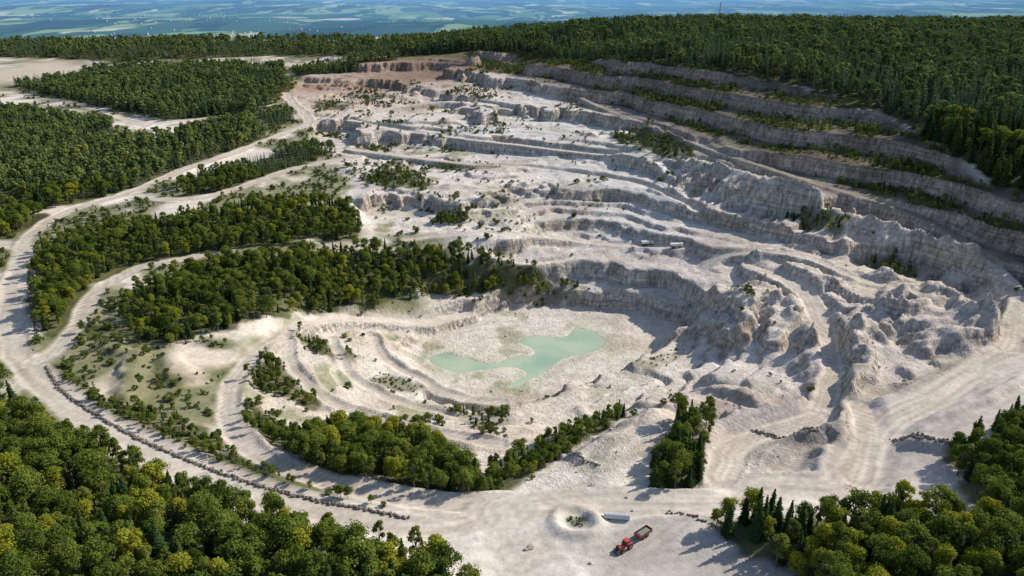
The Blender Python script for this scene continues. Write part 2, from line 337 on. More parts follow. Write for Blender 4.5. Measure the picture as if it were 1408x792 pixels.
for zi,(nm,pl,sp,(h0,h1),wts,den,gr) in enumerate(ZN):
    pl=np.array(pl)
    s_,sd=sdpoly(pl,10); x=X[s_];y=Y[s_]
    w=ss(-1.5,2.5,sd+fbm(x,y,9,3,100+zi)*(4 if sp>3 else 2.4 if sp>2 else .8))
    if nm=='wall': w=w*ss(.55,.25,SL[s_])*ss(-.4,.1,fbm(x,y,18,3,222)+.1)
    elif gr<1: w=w*gr*ss(-.9+.6*(1-gr)*2,-.3+.6*(1-gr)*2,fbm(x,y,14,3,200+zi)+.35)
    VEG[s_]=np.maximum(VEG[s_],w)
    x0,y0=pl.min(0);x1,y1_=pl.max(0)
    gx_,gy_=np.meshgrid(np.arange(x0,x1,sp),np.arange(y0,y1_,sp))
    gx_=gx_.ravel()+rng.uniform(-.48,.48,gx_.size)*sp; gy_=gy_.ravel()+rng.uniform(-.48,.48,gy_.size)*sp
    k_=2.5 if sp>2 else .5
    wx=gx_+fbm(gx_,gy_,12,2,300)*k_; wy=gy_+fbm(gx_,gy_,12,2,301)*k_
    ok=inpoly(wx,wy,pl)
    gx_,gy_=gx_[ok],gy_[ok]
    dn=den+.35*fbm(gx_,gy_,25,2,310+zi)*(1 if den<.93 else .3)
    ok=(rng.random(len(gx_))<dn)&(gat(ROAD,gx_,gy_)<.25)&(gat(LK,gx_,gy_)<-3)
    if nm=='wall': ok&=(gat(SL,gx_,gy_)<.4)&(gat(VEG,gx_,gy_)>.3)
    gx_,gy_=gx_[ok],gy_[ok]
    if nm in('outL','outR'):
        keep=np.ones(len(gx_),bool)
        for q in ZN[:-2]: keep&=~inpoly(gx_,gy_,q[1])
        keep&=gat(Q,gx_,gy_)<.1
        gx_,gy_=gx_[keep],gy_[keep]
    m=len(gx_)
    if m==0: continue
    u=fbm(gx_,gy_,30,2,400+zi)*.5+.5
    h=h0+(h1-h0)*np.clip(.45*u+.7*rng.random(m)-.08,0,1)
    cls=rng.choice(4,size=m,p=np.array(wts)/sum(wts))
    if wts[0]>.22:
        cn=fbm(gx_,gy_,35,2,450); fl=(cls==1)&(cn>.5); cls[fl]=0
    t=np.where(cls==0,rng.integers(0,3,m),np.where(cls==1,rng.integers(3,7,m),np.where(cls==2,7,rng.integers(8,10,m))))
    hh=h*np.where(cls==3,.55,1)
    add(nm,gx_,gy_,zat(gx_,gy_)-.15,hh,t)
m_=90000; rx=rng.uniform(-200,330,m_); ry=rng.uniform(170,900,m_)
pn=ss(.15,.6,fbm(rx,ry,28,3,871))*.09+.003; pn*=np.where(gat(SL,rx,ry)<.8,1,.3)*(.35+1.6*(rx<0))*(1+1.0*(ry>430))
ok=(gat(Q,rx,ry)>.6)&(gat(ROAD,rx,ry)<.15)&(gat(LK,rx,ry)<-6)&(gat(BASE,rx,ry)>-33)&(rng.random(m_)<pn); rx,ry=rx[ok],ry[ok]
h_=rng.uniform(.6,1.8,len(rx))+rng.pareto(3,len(rx))*.8; add('scrub',rx,ry,zat(rx,ry)-.1,np.clip(h_,.5,4),rng.integers(8,10,len(rx)))
m_=60000; rx=rng.uniform(-600,-20,m_); ry=rng.uniform(170,1000,m_)
pn=ss(-.1,.5,fbm(rx,ry,26,4,811)+.05)*.45
ok=(gat(Q,rx,ry)<.4)&(gat(ROAD,rx,ry)<.1)&(gat(VEG,rx,ry)<.3)&(rng.random(m_)<pn); rx,ry=rx[ok],ry[ok]
h_=rng.uniform(.8,3,len(rx)); add('scrub',rx,ry,zat(rx,ry)-.1,h_,rng.choice([8,9,8,9,4],len(rx)))
print('veg',time.time()-T0,sum(len(a) for b in pts.values() for a in b))
# ---------------------------------------------------------------- ground colours
def L3(*c): return np.array(c,float)
n_a=fbm(X,Y,60,4,501)[...,None]; n_b=fbm(X,Y,11,4,502)[...,None]; n_c=fbm(X,Y,150,3,503)[...,None]
white=L3(.74,.68,.60); cream=L3(.66,.56,.45); pink=L3(.62,.52,.465); ochre=L3(.48,.345,.22); grey=L3(.39,.36,.325); terra=L3(.42,.29,.22); brown=L3(.10,.08,.062)
def mix(a,b,w): return a*(1-w)+b*w
col=mix(white,cream,np.clip(.5+.6*n_a,0,1))
col=mix(col,pink,np.clip(.2+.6*n_c,0,.8))
def blob(col,u,v,z,r,c,s,ex=1.0):
    p=G(u,v,z); w=s*np.exp(-(((X-p[0])/r)**2+((Y-p[1])/(r*ex))**2)); w=np.clip(w*(1+.5*n_a[...,0]),0,1); return mix(col,c,w[...,None])
blues=L3(.67,.66,.64)
for a in [(720,170,25,90,blues,.8),(850,270,3,80,blues,.7),(640,280,3,80,white,.8),(700,430,-36,60,white,.6),(1150,560,-5,50,pink,.9),(1250,460,-5,50,pink,.9),(1050,560,-12,40,pink,.6),(1300,560,0,40,grey,.5),
          (300,500,-5,40,cream,.9),(220,530,-4,25,ochre,.5),(150,500,-1,25,cream,.7),(470,590,-12,30,cream,.6),(560,640,-5,30,ochre,.25),(880,740,0,25,grey,.8),(1010,770,0,22,grey,.9),(1100,590,-4,25,grey,.6),(1230,600,0,22,grey,.7),(1150,610,-2,12,L3(.25,.23,.2),.6),(1340,520,0,25,grey,.5)]:
    col=blob(col,*a)
lf=np.clip(1-np.abs(LK+3)/9,0,1)[...,None]; col=mix(col,L3(.56,.55,.42),lf*.6)
cs=vn(zz/.5,fbm(X,Y,60,2,640)*2,641)*.6+vn(zz/1.5,fbm(X,Y,80,2,642)*2,643)*.6
flatm=ss(.55,.15,SL)*Q*(1-ROAD)
col=col*(1+(.18*cs*flatm)[...,None])
col=mix(col,cream*.85,(np.clip(cs-.15,0,1)*flatm*.6)[...,None])
stp=ss(.4,1.1,SL)[...,None]*Q[...,None]
strat=(vn(Z/1.6,X/60+Y/90,601)*.5+.5)[...,None]
face=mix(mix(cream,grey,.65),ochre,np.clip(.3+.7*n_b,0,1)*.6)
face=mix(face,L3(.60,.56,.51),np.clip(strat+.5*n_a-.2,0,1)*.5)
col=mix(col,face,stp*.9)
base_col=col.copy()
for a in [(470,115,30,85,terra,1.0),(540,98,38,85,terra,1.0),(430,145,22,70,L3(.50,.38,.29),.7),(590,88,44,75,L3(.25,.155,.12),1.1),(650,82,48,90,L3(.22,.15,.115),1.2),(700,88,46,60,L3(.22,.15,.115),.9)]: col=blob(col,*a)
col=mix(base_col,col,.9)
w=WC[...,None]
wall_shade_col=mix(brown,L3(.20,.165,.13),np.clip(.40+.7*n_b,0,1)); wall_shade_col=mix(wall_shade_col,mix(L3(.33,.27,.225),L3(.46,.37,.31),np.clip(strat+.5*n_a,0,1)),np.clip(stp*1.3,0,1)*.85)  # brown-grey earth of the right wall, darkened to paint in its shade
col=mix(col,wall_shade_col,np.clip(w*(.72+.28*WL[...,None]),0,1)*.95)
sm=ss(.25,.7,fbm(X,Y*2.2,45,4,801))[...,None]; col=mix(col,col*L3(.72,.68,.64),sm*Q[...,None]*.65)
out=(1-Q)[...,None]; grass=mix(L3(.10,.13,.04),L3(.20,.19,.09),np.clip(.5+.6*n_b,0,1))
gm=ss(-.45,.25,fbm(X,Y,26,4,811)+.05)[...,None]*(ss(150,175,Y))[...,None]
leftm=ss(0,-40,X+20)[...,None]
col=mix(col,grass,out*np.clip(gm*.85*leftm,0,1))
wd=ss(.30,.62,fbm(X,Y,20,4,821))*ss(.9,.3,SL)*Q*(ss(760,600,Y))*(ss(60,-60,X)*.6+.35)
col=mix(col,L3(.22,.24,.10),wd[...,None]*.7)
wf2=blob(np.zeros_like(col),50,98,28,60,L3(1,1,1),1.5)[...,0:1]*out*(1-VEG[...,None]); col=mix(col,cream*.85,np.clip(wf2,0,1))
r=ROAD[...,None]; rcx=mix(L3(.67,.59,.50),L3(.46,.39,.32),np.clip(.40+.9*TRK[...,None],0,1))
col=mix(col,rcx,r*.9*(1-.8*WC[...,None]))
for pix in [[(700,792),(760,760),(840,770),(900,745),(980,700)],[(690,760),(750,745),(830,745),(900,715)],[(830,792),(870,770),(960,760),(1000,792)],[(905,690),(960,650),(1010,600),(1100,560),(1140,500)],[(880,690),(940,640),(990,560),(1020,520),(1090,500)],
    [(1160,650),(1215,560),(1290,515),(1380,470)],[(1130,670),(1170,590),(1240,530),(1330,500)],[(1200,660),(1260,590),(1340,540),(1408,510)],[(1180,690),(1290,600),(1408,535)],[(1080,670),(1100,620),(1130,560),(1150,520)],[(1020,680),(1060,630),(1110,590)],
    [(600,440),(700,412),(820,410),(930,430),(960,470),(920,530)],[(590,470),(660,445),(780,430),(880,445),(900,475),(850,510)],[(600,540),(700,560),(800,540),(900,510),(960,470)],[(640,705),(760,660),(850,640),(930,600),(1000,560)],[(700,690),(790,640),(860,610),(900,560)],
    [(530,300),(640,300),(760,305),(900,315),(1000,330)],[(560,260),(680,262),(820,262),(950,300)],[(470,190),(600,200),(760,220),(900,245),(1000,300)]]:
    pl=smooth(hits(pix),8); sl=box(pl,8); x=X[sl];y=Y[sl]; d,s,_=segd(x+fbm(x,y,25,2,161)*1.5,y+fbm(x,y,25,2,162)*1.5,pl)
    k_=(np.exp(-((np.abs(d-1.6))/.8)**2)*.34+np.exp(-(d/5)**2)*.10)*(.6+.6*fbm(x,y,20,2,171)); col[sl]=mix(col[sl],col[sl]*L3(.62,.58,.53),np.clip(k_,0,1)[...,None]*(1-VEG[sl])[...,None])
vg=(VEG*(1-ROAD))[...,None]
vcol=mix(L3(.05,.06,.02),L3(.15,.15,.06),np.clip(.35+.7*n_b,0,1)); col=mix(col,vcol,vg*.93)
col=mix(col,L3(.05,.08,.03),(ss(0,.15,wf))[...,None])
col=np.clip(col*(1+.10*fbm(X,Y,3.5,2,901)[...,None]),.01,.85)
# ---------------------------------------------------------------- mesh
def newmesh(name,V,Fq):
    me=bpy.data.meshes.new(name); V=np.asarray(V,np.float32); Fq=np.asarray(Fq,np.int32)
    me.vertices.add(len(V)); me.vertices.foreach_set('co',V.ravel())
    kk=Fq.shape[1]; me.loops.add(Fq.size); me.loops.foreach_set('vertex_index',Fq.ravel())
    me.polygons.add(len(Fq)); me.polygons.foreach_set('loop_start',np.arange(0,Fq.size,kk,dtype=np.int32))
    try: me.polygons.foreach_set('loop_total',np.full(len(Fq),kk,np.int32))
    except Exception: pass
    me.update(calc_edges=True); return me
idx=np.arange(NX*NY).reshape(NY,NX)
Fq=np.stack([idx[:-1,:-1],idx[:-1,1:],idx[1:,1:],idx[1:,:-1]],-1).reshape(-1,4)
me=newmesh('ground',np.stack([X,Y,Z],-1).reshape(-1,3),Fq)
ca=me.color_attributes.new('Col','FLOAT_COLOR','POINT')
ca.data.foreach_set('color',np.concatenate([col,wf[...,None]],-1).astype(np.float32).ravel())
fa=me.attributes.new('rock','FLOAT','POINT'); fa.data.foreach_set('value',((1-VEG)*(1-.7*ROAD)*(.25+.75*Q)).astype(np.float32).ravel())
me.polygons.foreach_set('use_smooth',np.ones(len(me.polygons),bool))
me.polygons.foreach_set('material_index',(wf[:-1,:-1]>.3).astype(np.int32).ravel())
ground=bpy.data.objects.new('ground',me); scene.collection.objects.link(ground)
# ---------------------------------------------------------------- materials
def mat(name):
    m=bpy.data.materials.new(name); m.use_nodes=True; nt=m.node_tree; nt.nodes.clear()
    o=nt.nodes.new('ShaderNodeOutputMaterial'); return m,nt,o
def N(nt,t,**k):
    nd=nt.nodes.new(t)
    for a,b in k.items(): setattr(nd,a,b)
    return nd
def simple(name,c,rough=.8,metal=0,noise=.15,sc=3):
    m,nt,o=mat(name); b=N(nt,'ShaderNodeBsdfPrincipled'); b.inputs['Roughness'].default_value=rough; b.inputs['Metallic'].default_value=metal
    tc=N(nt,'ShaderNodeTexCoord'); nz=N(nt,'ShaderNodeTexNoise'); nz.inputs['Scale'].default_value=sc; nz.inputs['Detail'].default_value=3
    nt.links.new(tc.outputs['Object'],nz.inputs['Vector'])
    mr=N(nt,'ShaderNodeMapRange'); mr.inputs[3].default_value=1-noise*2; mr.inputs[4].default_value=1+noise*2
    nt.links.new(nz.outputs[0],mr.inputs[0])
    mx=N(nt,'ShaderNodeVectorMath',operation='SCALE'); mx.inputs[0].default_value=c; nt.links.new(mr.outputs[0],mx.inputs['Scale'])
    nt.links.new(mx.outputs[0],b.inputs['Base Color']); nt.links.new(b.outputs[0],o.inputs[0]); return m
m,nt,o=mat('quarry_ground'); L=nt.links.new
b=N(nt,'ShaderNodeBsdfDiffuse')
at=N(nt,'ShaderNodeAttribute',attribute_name='Col'); rk=N(nt,'ShaderNodeAttribute',attribute_name='rock'); geo=N(nt,'ShaderNodeNewGeometry')
def noise(scale,detail,rough=.6,vec=None,dist=0):
    z=N(nt,'ShaderNodeTexNoise'); z.inputs['Scale'].default_value=scale; z.inputs['Detail'].default_value=detail; z.inputs['Roughness'].default_value=rough; z.inputs['Distortion'].default_value=dist
    L(vec or geo.outputs['Position'],z.inputs['Vector']); return z
def mrange(src,a,b_,c,d):
    r_=N(nt,'ShaderNodeMapRange'); r_.inputs[1].default_value=a; r_.inputs[2].default_value=b_; r_.inputs[3].default_value=c; r_.inputs[4].default_value=d; L(src,r_.inputs[0]); return r_.outputs[0]
def math_(op,a,b_):
    r_=N(nt,'ShaderNodeMath',operation=op)
    for i,v in enumerate((a,b_)):
        if isinstance(v,(int,float)): r_.inputs[i].default_value=v
        else: L(v,r_.inputs[i])
    return r_.outputs[0]
fine=noise(.5,4,.72)
mp=N(nt,'ShaderNodeMapping'); mp.inputs['Scale'].default_value=(.5,.5,.06); L(geo.outputs['Position'],mp.inputs['Vector']); streak=noise(1.0,3,.65,mp.outputs[0])
mp2=N(nt,'ShaderNodeMapping'); mp2.inputs['Scale'].default_value=(.03,.03,.8); L(geo.outputs['Position'],mp2.inputs['Vector']); strata=noise(1.0,2,.65,mp2.outputs[0])
sx=N(nt,'ShaderNodeSeparateXYZ'); L(geo.outputs['Normal'],sx.inputs[0]); steep=mrange(sx.outputs[2],.92,.6,0,1)
v1=mrange(fine.outputs[0],.3,.7,.80,1.14)
v3=mrange(streak.outputs[0],.35,.65,.55,1.32); v4=mrange(strata.outputs[0],.35,.65,.68,1.18)
fs=math_('MULTIPLY',v3,v4); fs=math_('SUBTRACT',fs,1.0); fs=math_('MULTIPLY',fs,steep); fs=math_('MULTIPLY',fs,rk.outputs['Fac']); fs=math_('ADD',fs,1.0)
tot=math_('MULTIPLY',v1,fs)
sc=N(nt,'ShaderNodeVectorMath',operation='SCALE'); L(at.outputs['Color'],sc.inputs[0]); L(tot,sc.inputs['Scale'])
L(sc.outputs[0],b.inputs['Color'])
bp=N(nt,'ShaderNodeBump'); bp.inputs['Strength'].default_value=.75; bp.inputs['Distance'].default_value=1.3
hb=math_('MULTIPLY',fine.outputs[0],rk.outputs['Fac']); hb=math_('ADD',hb,math_('MULTIPLY',math_('MULTIPLY',streak.outputs[0],steep),1.7)); 
L(hb,bp.inputs['Height']); L(bp.outputs[0],b.inputs['Normal']); L(b.outputs[0],o.inputs[0])
ground.data.materials.append(m)
m,nt,o=mat('valley_farmland_hazed'); L=nt.links.new; b=N(nt,'ShaderNodeBsdfDiffuse'); geo=N(nt,'ShaderNodeNewGeometry')
wob=noise(1/500,2,.5); wv=N(nt,'ShaderNodeVectorMath',operation='MULTIPLY_ADD'); L(wob.outputs['Color'],wv.inputs[0]); wv.inputs[1].default_value=(300,300,0); L(geo.outputs['Position'],wv.inputs[2])
flatv=N(nt,'ShaderNodeVectorMath',operation='MULTIPLY'); L(wv.outputs[0],flatv.inputs[0]); flatv.inputs[1].default_value=(1,.38,0)
vo=N(nt,'ShaderNodeTexVoronoi'); vo.inputs['Scale'].default_value=1/260; vo.inputs['Randomness'].default_value=.95; L(flatv.outputs[0],vo.inputs['Vector'])
sp=N(nt,'ShaderNodeSeparateColor'); L(vo.outputs['Color'],sp.inputs[0])
cr=N(nt,'ShaderNodeValToRGB'); L(sp.outputs[0],cr.inputs[0]); e=cr.color_ramp; e.interpolation='CONSTANT'
for i,(p_,c_) in enumerate([(0,(.045,.10,.045)),(.28,(.12,.21,.07)),(.5,(.24,.33,.13)),(.68,(.04,.09,.045)),(.8,(.52,.50,.32)),(.9,(.03,.07,.04))]):
    el=e.elements[i] if i<2 else e.elements.new(p_); el.position=p_; el.color=c_+(1,)
wn=noise(1/700,4,.72,flatv.outputs[0]); wm=mrange(wn.outputs[0],.50,.53,0,1)
mxw=N(nt,'ShaderNodeMix',data_type='RGBA'); L(wm,mxw.inputs[0]); L(cr.outputs[0],mxw.inputs[6]); mxw.inputs[7].default_value=(.018,.042,.03,1)
sy=N(nt,'ShaderNodeSeparateXYZ'); L(geo.outputs['Position'],sy.inputs[0])
hz=mrange(sy.outputs[1],1800,15000,.15,.80)  # painted haze: field colours fade towards blue with distance
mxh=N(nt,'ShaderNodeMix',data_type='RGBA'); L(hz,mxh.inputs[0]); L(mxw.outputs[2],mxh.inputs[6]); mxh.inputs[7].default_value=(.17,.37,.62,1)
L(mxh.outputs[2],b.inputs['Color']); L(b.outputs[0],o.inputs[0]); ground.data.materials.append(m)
def leafmat(name,ramp,trans=.3):
    m,nt,o=mat(name); l=nt.links.new
    oi=N(nt,'ShaderNodeObjectInfo'); at=N(nt,'ShaderNodeAttribute',attribute_name='jit')
    ad=N(nt,'ShaderNodeMath',operation='MULTIPLY_ADD'); l(at.outputs['Fac'],ad.inputs[0]); ad.inputs[1].default_value=.40; 
    mu=N(nt,'ShaderNodeMath',operation='MULTIPLY'); l(oi.outputs['Random'],mu.inputs[0]); mu.inputs[1].default_value=.60; l(mu.outputs[0],ad.inputs[2])
    cr=N(nt,'ShaderNodeValToRGB'); l(ad.outputs[0],cr.inputs[0]); e=cr.color_ramp
    for i,c_ in enumerate(ramp):
        p_=i/(len(ramp)-1); el=e.elements[i] if i==0 else (e.elements[1] if i==1 else e.elements.new(p_)); el.position=p_; el.color=c_+(1,)
    d=N(nt,'ShaderNodeBsdfDiffuse'); l(cr.outputs[0],d.inputs[0])
    if trans:
        t=N(nt,'ShaderNodeBsdfTranslucent'); ms=N(nt,'ShaderNodeMixShader'); ms.inputs[0].default_value=trans
        l(cr.outputs[0],t.inputs[0]); l(d.outputs[0],ms.inputs[1]); l(t.outputs[0],ms.inputs[2]); l(ms.outputs[0],o.inputs[0])
    else: l(d.outputs[0],o.inputs[0])
    return m
RC=[(.03,.06,.026),(.065,.115,.035),(.12,.165,.045)]; RD=[(.06,.095,.02),(.125,.175,.03),(.20,.245,.045),(.25,.25,.05)]; RY=[(.20,.23,.03),(.30,.31,.035),(.38,.36,.04)]; RS=[(.09,.12,.03),(.15,.19,.045),(.22,.24,.08)]
M_con=leafmat('conifer_needles',RC,.3); M_dec=leafmat('broad_leaves',RD,.4); M_yel=leafmat('autumn_leaves',RY,.35); M_shr=leafmat('shrub_leaves',RS,.35)
bl=lambda R,s=1.0:[tuple(c[i]*.9*s+(.045,.07,.07)[i]*.45 for i in range(3)) for c in R]  # paints haze: blends blue-grey into the leaf colours of far trees
F_con=leafmat('distant_hazed_needles',bl(RC,1.2),.2); F_dec=leafmat('distant_hazed_leaves',bl(RD,.95),.2); F_yel=leafmat('distant_hazed_autumn_leaves',bl(RY,.9),.2)
M_bark=simple('bark',(.14,.12,.10),.9)
# ---------------------------------------------------------------- tree prototypes
def quads(cen,nrm,size,rg,asp=.7):
    m_=len(cen); r1=rg.normal(size=(m_,3)); u=np.cross(nrm,r1); u/=np.linalg.norm(u,axis=1)[:,None]+1e-9; w=np.cross(nrm,u); w/=np.linalg.norm(w,axis=1)[:,None]+1e-9
    s=size[:,None]; V=np.stack([cen-u*s*.5,cen-w*s*.5*asp,cen+u*s*.5,cen+w*s*.5*asp],1).reshape(-1,3)
    return V,np.arange(m_*4).reshape(-1,4)
def tube(p0,p1,r0,r1,k=6):
    p0=np.array(p0,float);p1=np.array(p1,float); a=p1-p0; a/=np.linalg.norm(a); t=np.array([1,0,0]) if abs(a[0])<.8 else np.array([0,1,0]); u=np.cross(a,t);u/=np.linalg.norm(u);w=np.cross(a,u)
    V=[];
    for p,r in((p0,r0),(p1,r1)):
        for i in range(k):
            an=2*math.pi*i/k; V.append(p+r*(u*math.cos(an)+w*math.sin(an)))
    Fc=[(i,(i+1)%k,k+(i+1)%k,k+i) for i in range(k)]; return np.array(V),np.array(Fc)
def assemble(name,parts,mats):
    V=[];Fc=[];mi=[];jt=[];o_=0
    for v,f,mid,j in parts:
        V.append(v);Fc.append(f+o_);mi.append(np.full(len(f),mid));jt.append(np.broadcast_to(j,(len(f),)));o_+=len(v)
    V=np.vstack(V);Fc=np.vstack(Fc);me=newmesh(name,V,Fc); me.polygons.foreach_set('material_index',np.concatenate(mi).astype(np.int32))
    a=me.attributes.new('jit','FLOAT','FACE'); a.data.foreach_set('value',np.concatenate(jt).astype(np.float32))
    for q in mats: me.materials.append(q)
    return me
def conifer(name,seed,Hh_=15,R=2.5,nz=24,nbr=9,nq=4,sz=(.5,.9),mt=None):
    rg=np.random.default_rng(seed); parts=[]; v,f=tube((0,0,-.3),(0,0,Hh_*.97),.24,.03); parts.append((v,f,0,0))
    for k_ in range(nz):
        t=k_/(nz-1); z=1.2+(Hh_-1.4)*t; r=R*(1-t)**.75*rg.uniform(.8,1.15)+.12; nb=int(nbr-4*t)
        a0=rg.uniform(0,6.28); cj=rg.random()
        for i in range(nb):
            an=a0+i*6.283/nb+rg.normal()*.18; rr=r*rg.uniform(.65,1.15); d=np.array([math.cos(an),math.sin(an),0]); s=np.array([-d[1],d[0],0])
            dz=-.28*rr; w=.30+.28*rr*.55
            p0=np.array([0,0,z]); pm=p0+d*rr*.55+[0,0,dz*.3]; p1=p0+d*rr+[0,0,dz]
            V=np.array([p0,pm-s*w+[0,0,-.12],p1,pm+s*w+[0,0,-.12]]); parts.append((V,np.array([[0,1,2,3]]),1,.3*cj+.2*rg.random()))
            if nq:
                q=rg.random(nq)*.75+.25; c=p0+d*(rr*q)[:,None]+s*(rg.normal(size=nq)*.22*(rr*.5+.3))[:,None]; c[:,2]+=dz*q*q+rg.normal(size=nq)*.1
                nn=rg.normal(size=(nq,3))*.7+d*.4+[0,0,.7]; nn/=np.linalg.norm(nn,axis=1)[:,None]
                v,f=quads(c,nn,rg.uniform(sz[0],sz[1],nq),rg,.6); parts.append((v,f,1,.35*cj+.65*rg.random(nq)))
    return assemble(name,parts,[M_bark,mt or M_con])
def broad(name,seed,Ht=10,R=3.0,nc=15,nl=230,mt=None,base=.28,ls=.42):
    rg=np.random.default_rng(seed); parts=[]; lean=rg.normal(size=2)*.25
    top=np.array([lean[0],lean[1],Ht*.62]); v,f=tube((0,0,-.3),top*.6,.22*Ht/10,.15*Ht/10); parts.append((v,f,0,0)); v,f=tube(top*.6,top*1.25,.15*Ht/10,.04); parts.append((v,f,0,0))
    zc=Ht*(base+1)/2; hz_=Ht*(1-base)/2
    for c in range(nc):
        th=rg.uniform(0,6.28); t=rg.uniform(-1,1) if c>2 else [.95,.6,.2][c]
        rad=R*math.sqrt(max(0,1-(t*.9)**2))*rg.uniform(.35,.8)*(1.05 if t<.2 else .9)
        cc=np.array([math.cos(th)*rad+lean[0],math.sin(th)*rad+lean[1],zc+t*hz_*.78]); rr=R*rg.uniform(.22,.46)
        v,f=tube(top*rg.uniform(.55,.95),cc,.08*Ht/10,.03,4); parts.append((v,f,0,0))
        d=rg.normal(size=(nl,3)); d/=np.linalg.norm(d,axis=1)[:,None]; d[:,2]=np.where(d[:,2]<-.3,-d[:,2],d[:,2])
        pos=cc+d*rr*rg.uniform(.5,1.3,nl)[:,None]*[1,1,.95]; nn=d*.8+rg.normal(size=(nl,3))*.5+[0,0,.25]; nn/=np.linalg.norm(nn,axis=1)[:,None]
        v,f=quads(pos,nn,rg.uniform(.6,1.3,nl)*ls,rg,.75); parts.append((v,f,1,np.clip(.5*rg.random()+.5*rg.random(nl),0,1)))
    return assemble(name,parts,[M_bark,mt or M_dec])
protos=[('a0',conifer('pine_a',1,15,2.8),15),('a1',conifer('pine_b',2,15,3.3),15),('a2',conifer('pine_c',3,15,2.4),15),
 ('b3',broad('oak_a',11,10,2.9,16,140,None,.28,.46),10),('b4',broad('oak_b',12,10,2.2,14,140,None,.15,.44),10),('b5',broad('birch_a',13,10,1.7,13,130,None,.12,.42),10),('b6',broad('oak_c',14,10,3.2,19,140,None,.28,.46),10),
 ('c7',broad('maple_yellow',15,10,2.6,16,150,M_yel,.22,.46),10),
 ('d8',broad('shrub_a',16,3.2,1.9,9,70,M_shr,.02,.45),3.2),('d9',broad('shrub_b',17,2.6,2.3,10,70,M_shr,.0,.45),2.6)]
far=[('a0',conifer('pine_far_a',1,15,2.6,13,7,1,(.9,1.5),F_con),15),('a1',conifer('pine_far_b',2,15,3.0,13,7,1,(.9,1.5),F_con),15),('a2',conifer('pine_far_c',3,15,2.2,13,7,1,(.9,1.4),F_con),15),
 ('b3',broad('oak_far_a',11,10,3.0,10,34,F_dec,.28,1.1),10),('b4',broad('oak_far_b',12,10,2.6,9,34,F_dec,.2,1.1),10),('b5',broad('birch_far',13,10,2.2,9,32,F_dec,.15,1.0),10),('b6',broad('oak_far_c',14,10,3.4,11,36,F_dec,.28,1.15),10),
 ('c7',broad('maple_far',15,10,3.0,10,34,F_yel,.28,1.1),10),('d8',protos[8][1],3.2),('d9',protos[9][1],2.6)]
pc=bpy.data.collections.new('tree_kinds'); pf=bpy.data.collections.new('far_tree_kinds'); PH=np.array([p[2] for p in protos],float)
for nm,me_,h_ in protos: pc.objects.link(bpy.data.objects.new('k_'+nm,me_))
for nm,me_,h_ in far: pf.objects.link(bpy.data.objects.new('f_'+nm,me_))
def rockmesh(name,seed,sub=2):
    import bmesh
    bm=bmesh.new(); bmesh.ops.create_icosphere(bm,subdivisions=sub,radius=.6); rg=np.random.default_rng(seed); ax=rg.normal(size=(7,3)); ax/=np.linalg.norm(ax,axis=1)[:,None]
    for v in bm.verts:
        p=np.array(v.co); 
        for a in ax:
            dd=p@a
            if dd>.38: p=p-a*(dd-.38)*.85
        p=p*(1+rg.normal()*.05); p[2]*=.75; v.co=p
    me_=bpy.data.meshes.new(name); bm.to_mesh(me_); bm.free(); return me_
M_rock=simple('pale_rock',(.50,.45,.39),.95,0,.2,1.2); M_drock=simple('berm_rock',(.19,.165,.135),.95,0,.25,.8)
rcx_=bpy.data.collections.new('rock_kinds')
for i in range(4):
    r_=rockmesh('rk%d'%i,i,2); r_.materials.append(M_rock); rcx_.objects.link(bpy.data.objects.new('rk%d'%i,r_))
rcd=bpy.data.collections.new('berm_rock_kinds')
for i in range(4):
    r_=rockmesh('bk%d'%i,10+i,2); r_.materials.append(M_drock); rcd.objects.link(bpy.data.objects.new('bk%d'%i,r_))
def scatter_group(coll):
    ng=bpy.data.node_groups.new('scatter_'+coll.name,'GeometryNodeTree')
    ng.interface.new_socket('Geometry',in_out='INPUT',socket_type='NodeSocketGeometry'); ng.interface.new_socket('Geometry',in_out='OUTPUT',socket_type='NodeSocketGeometry')
    gi=ng.nodes.new('NodeGroupInput'); go=ng.nodes.new('NodeGroupOutput'); ci=ng.nodes.new('GeometryNodeCollectionInfo'); ci.inputs['Collection'].default_value=coll
    ci.inputs['Separate Children'].default_value=True; ci.inputs['Reset Children'].default_value=True
    ip=ng.nodes.new('GeometryNodeInstanceOnPoints'); ip.inputs['Pick Instance'].default_value=True
    def na(n_,t_):
        a=ng.nodes.new('GeometryNodeInputNamedAttribute'); a.data_type=t_; a.inputs[0].default_value=n_
        return next(q for q in a.outputs if q.enabled and q.name=='Attribute')
    l=ng.links.new; l(gi.outputs[0],ip.inputs['Points']); l(ci.outputs[0],ip.inputs['Instance']); l(na('kind','INT'),ip.inputs['Instance Index']); l(na('rot','FLOAT_VECTOR'),ip.inputs['Rotation']); l(na('scl','FLOAT_VECTOR'),ip.inputs['Scale'])
    l(ip.outputs[0],go.inputs[0]); return ng
NGT=scatter_group(pc); NGF=scatter_group(pf); NGR=scatter_group(rcx_); NGB=scatter_group(rcd)
def scatter(name,co,kind,rot,scl,ng):
    me_=bpy.data.meshes.new(name); me_.vertices.add(len(co)); me_.vertices.foreach_set('co',np.asarray(co,np.float32).ravel())
    a=me_.attributes.new('kind','INT','POINT'); a.data.foreach_set('value',np.asarray(kind,np.int32))
    a=me_.attributes.new('rot','FLOAT_VECTOR','POINT'); a.data.foreach_set('vector',np.asarray(rot,np.float32).ravel())
    a=me_.attributes.new('scl','FLOAT_VECTOR','POINT'); a.data.foreach_set('vector',np.asarray(scl,np.float32).ravel())
    ob=bpy.data.objects.new(name,me_); scene.collection.objects.link(ob); md=ob.modifiers.new('scatter','NODES'); md.node_group=ng; return ob
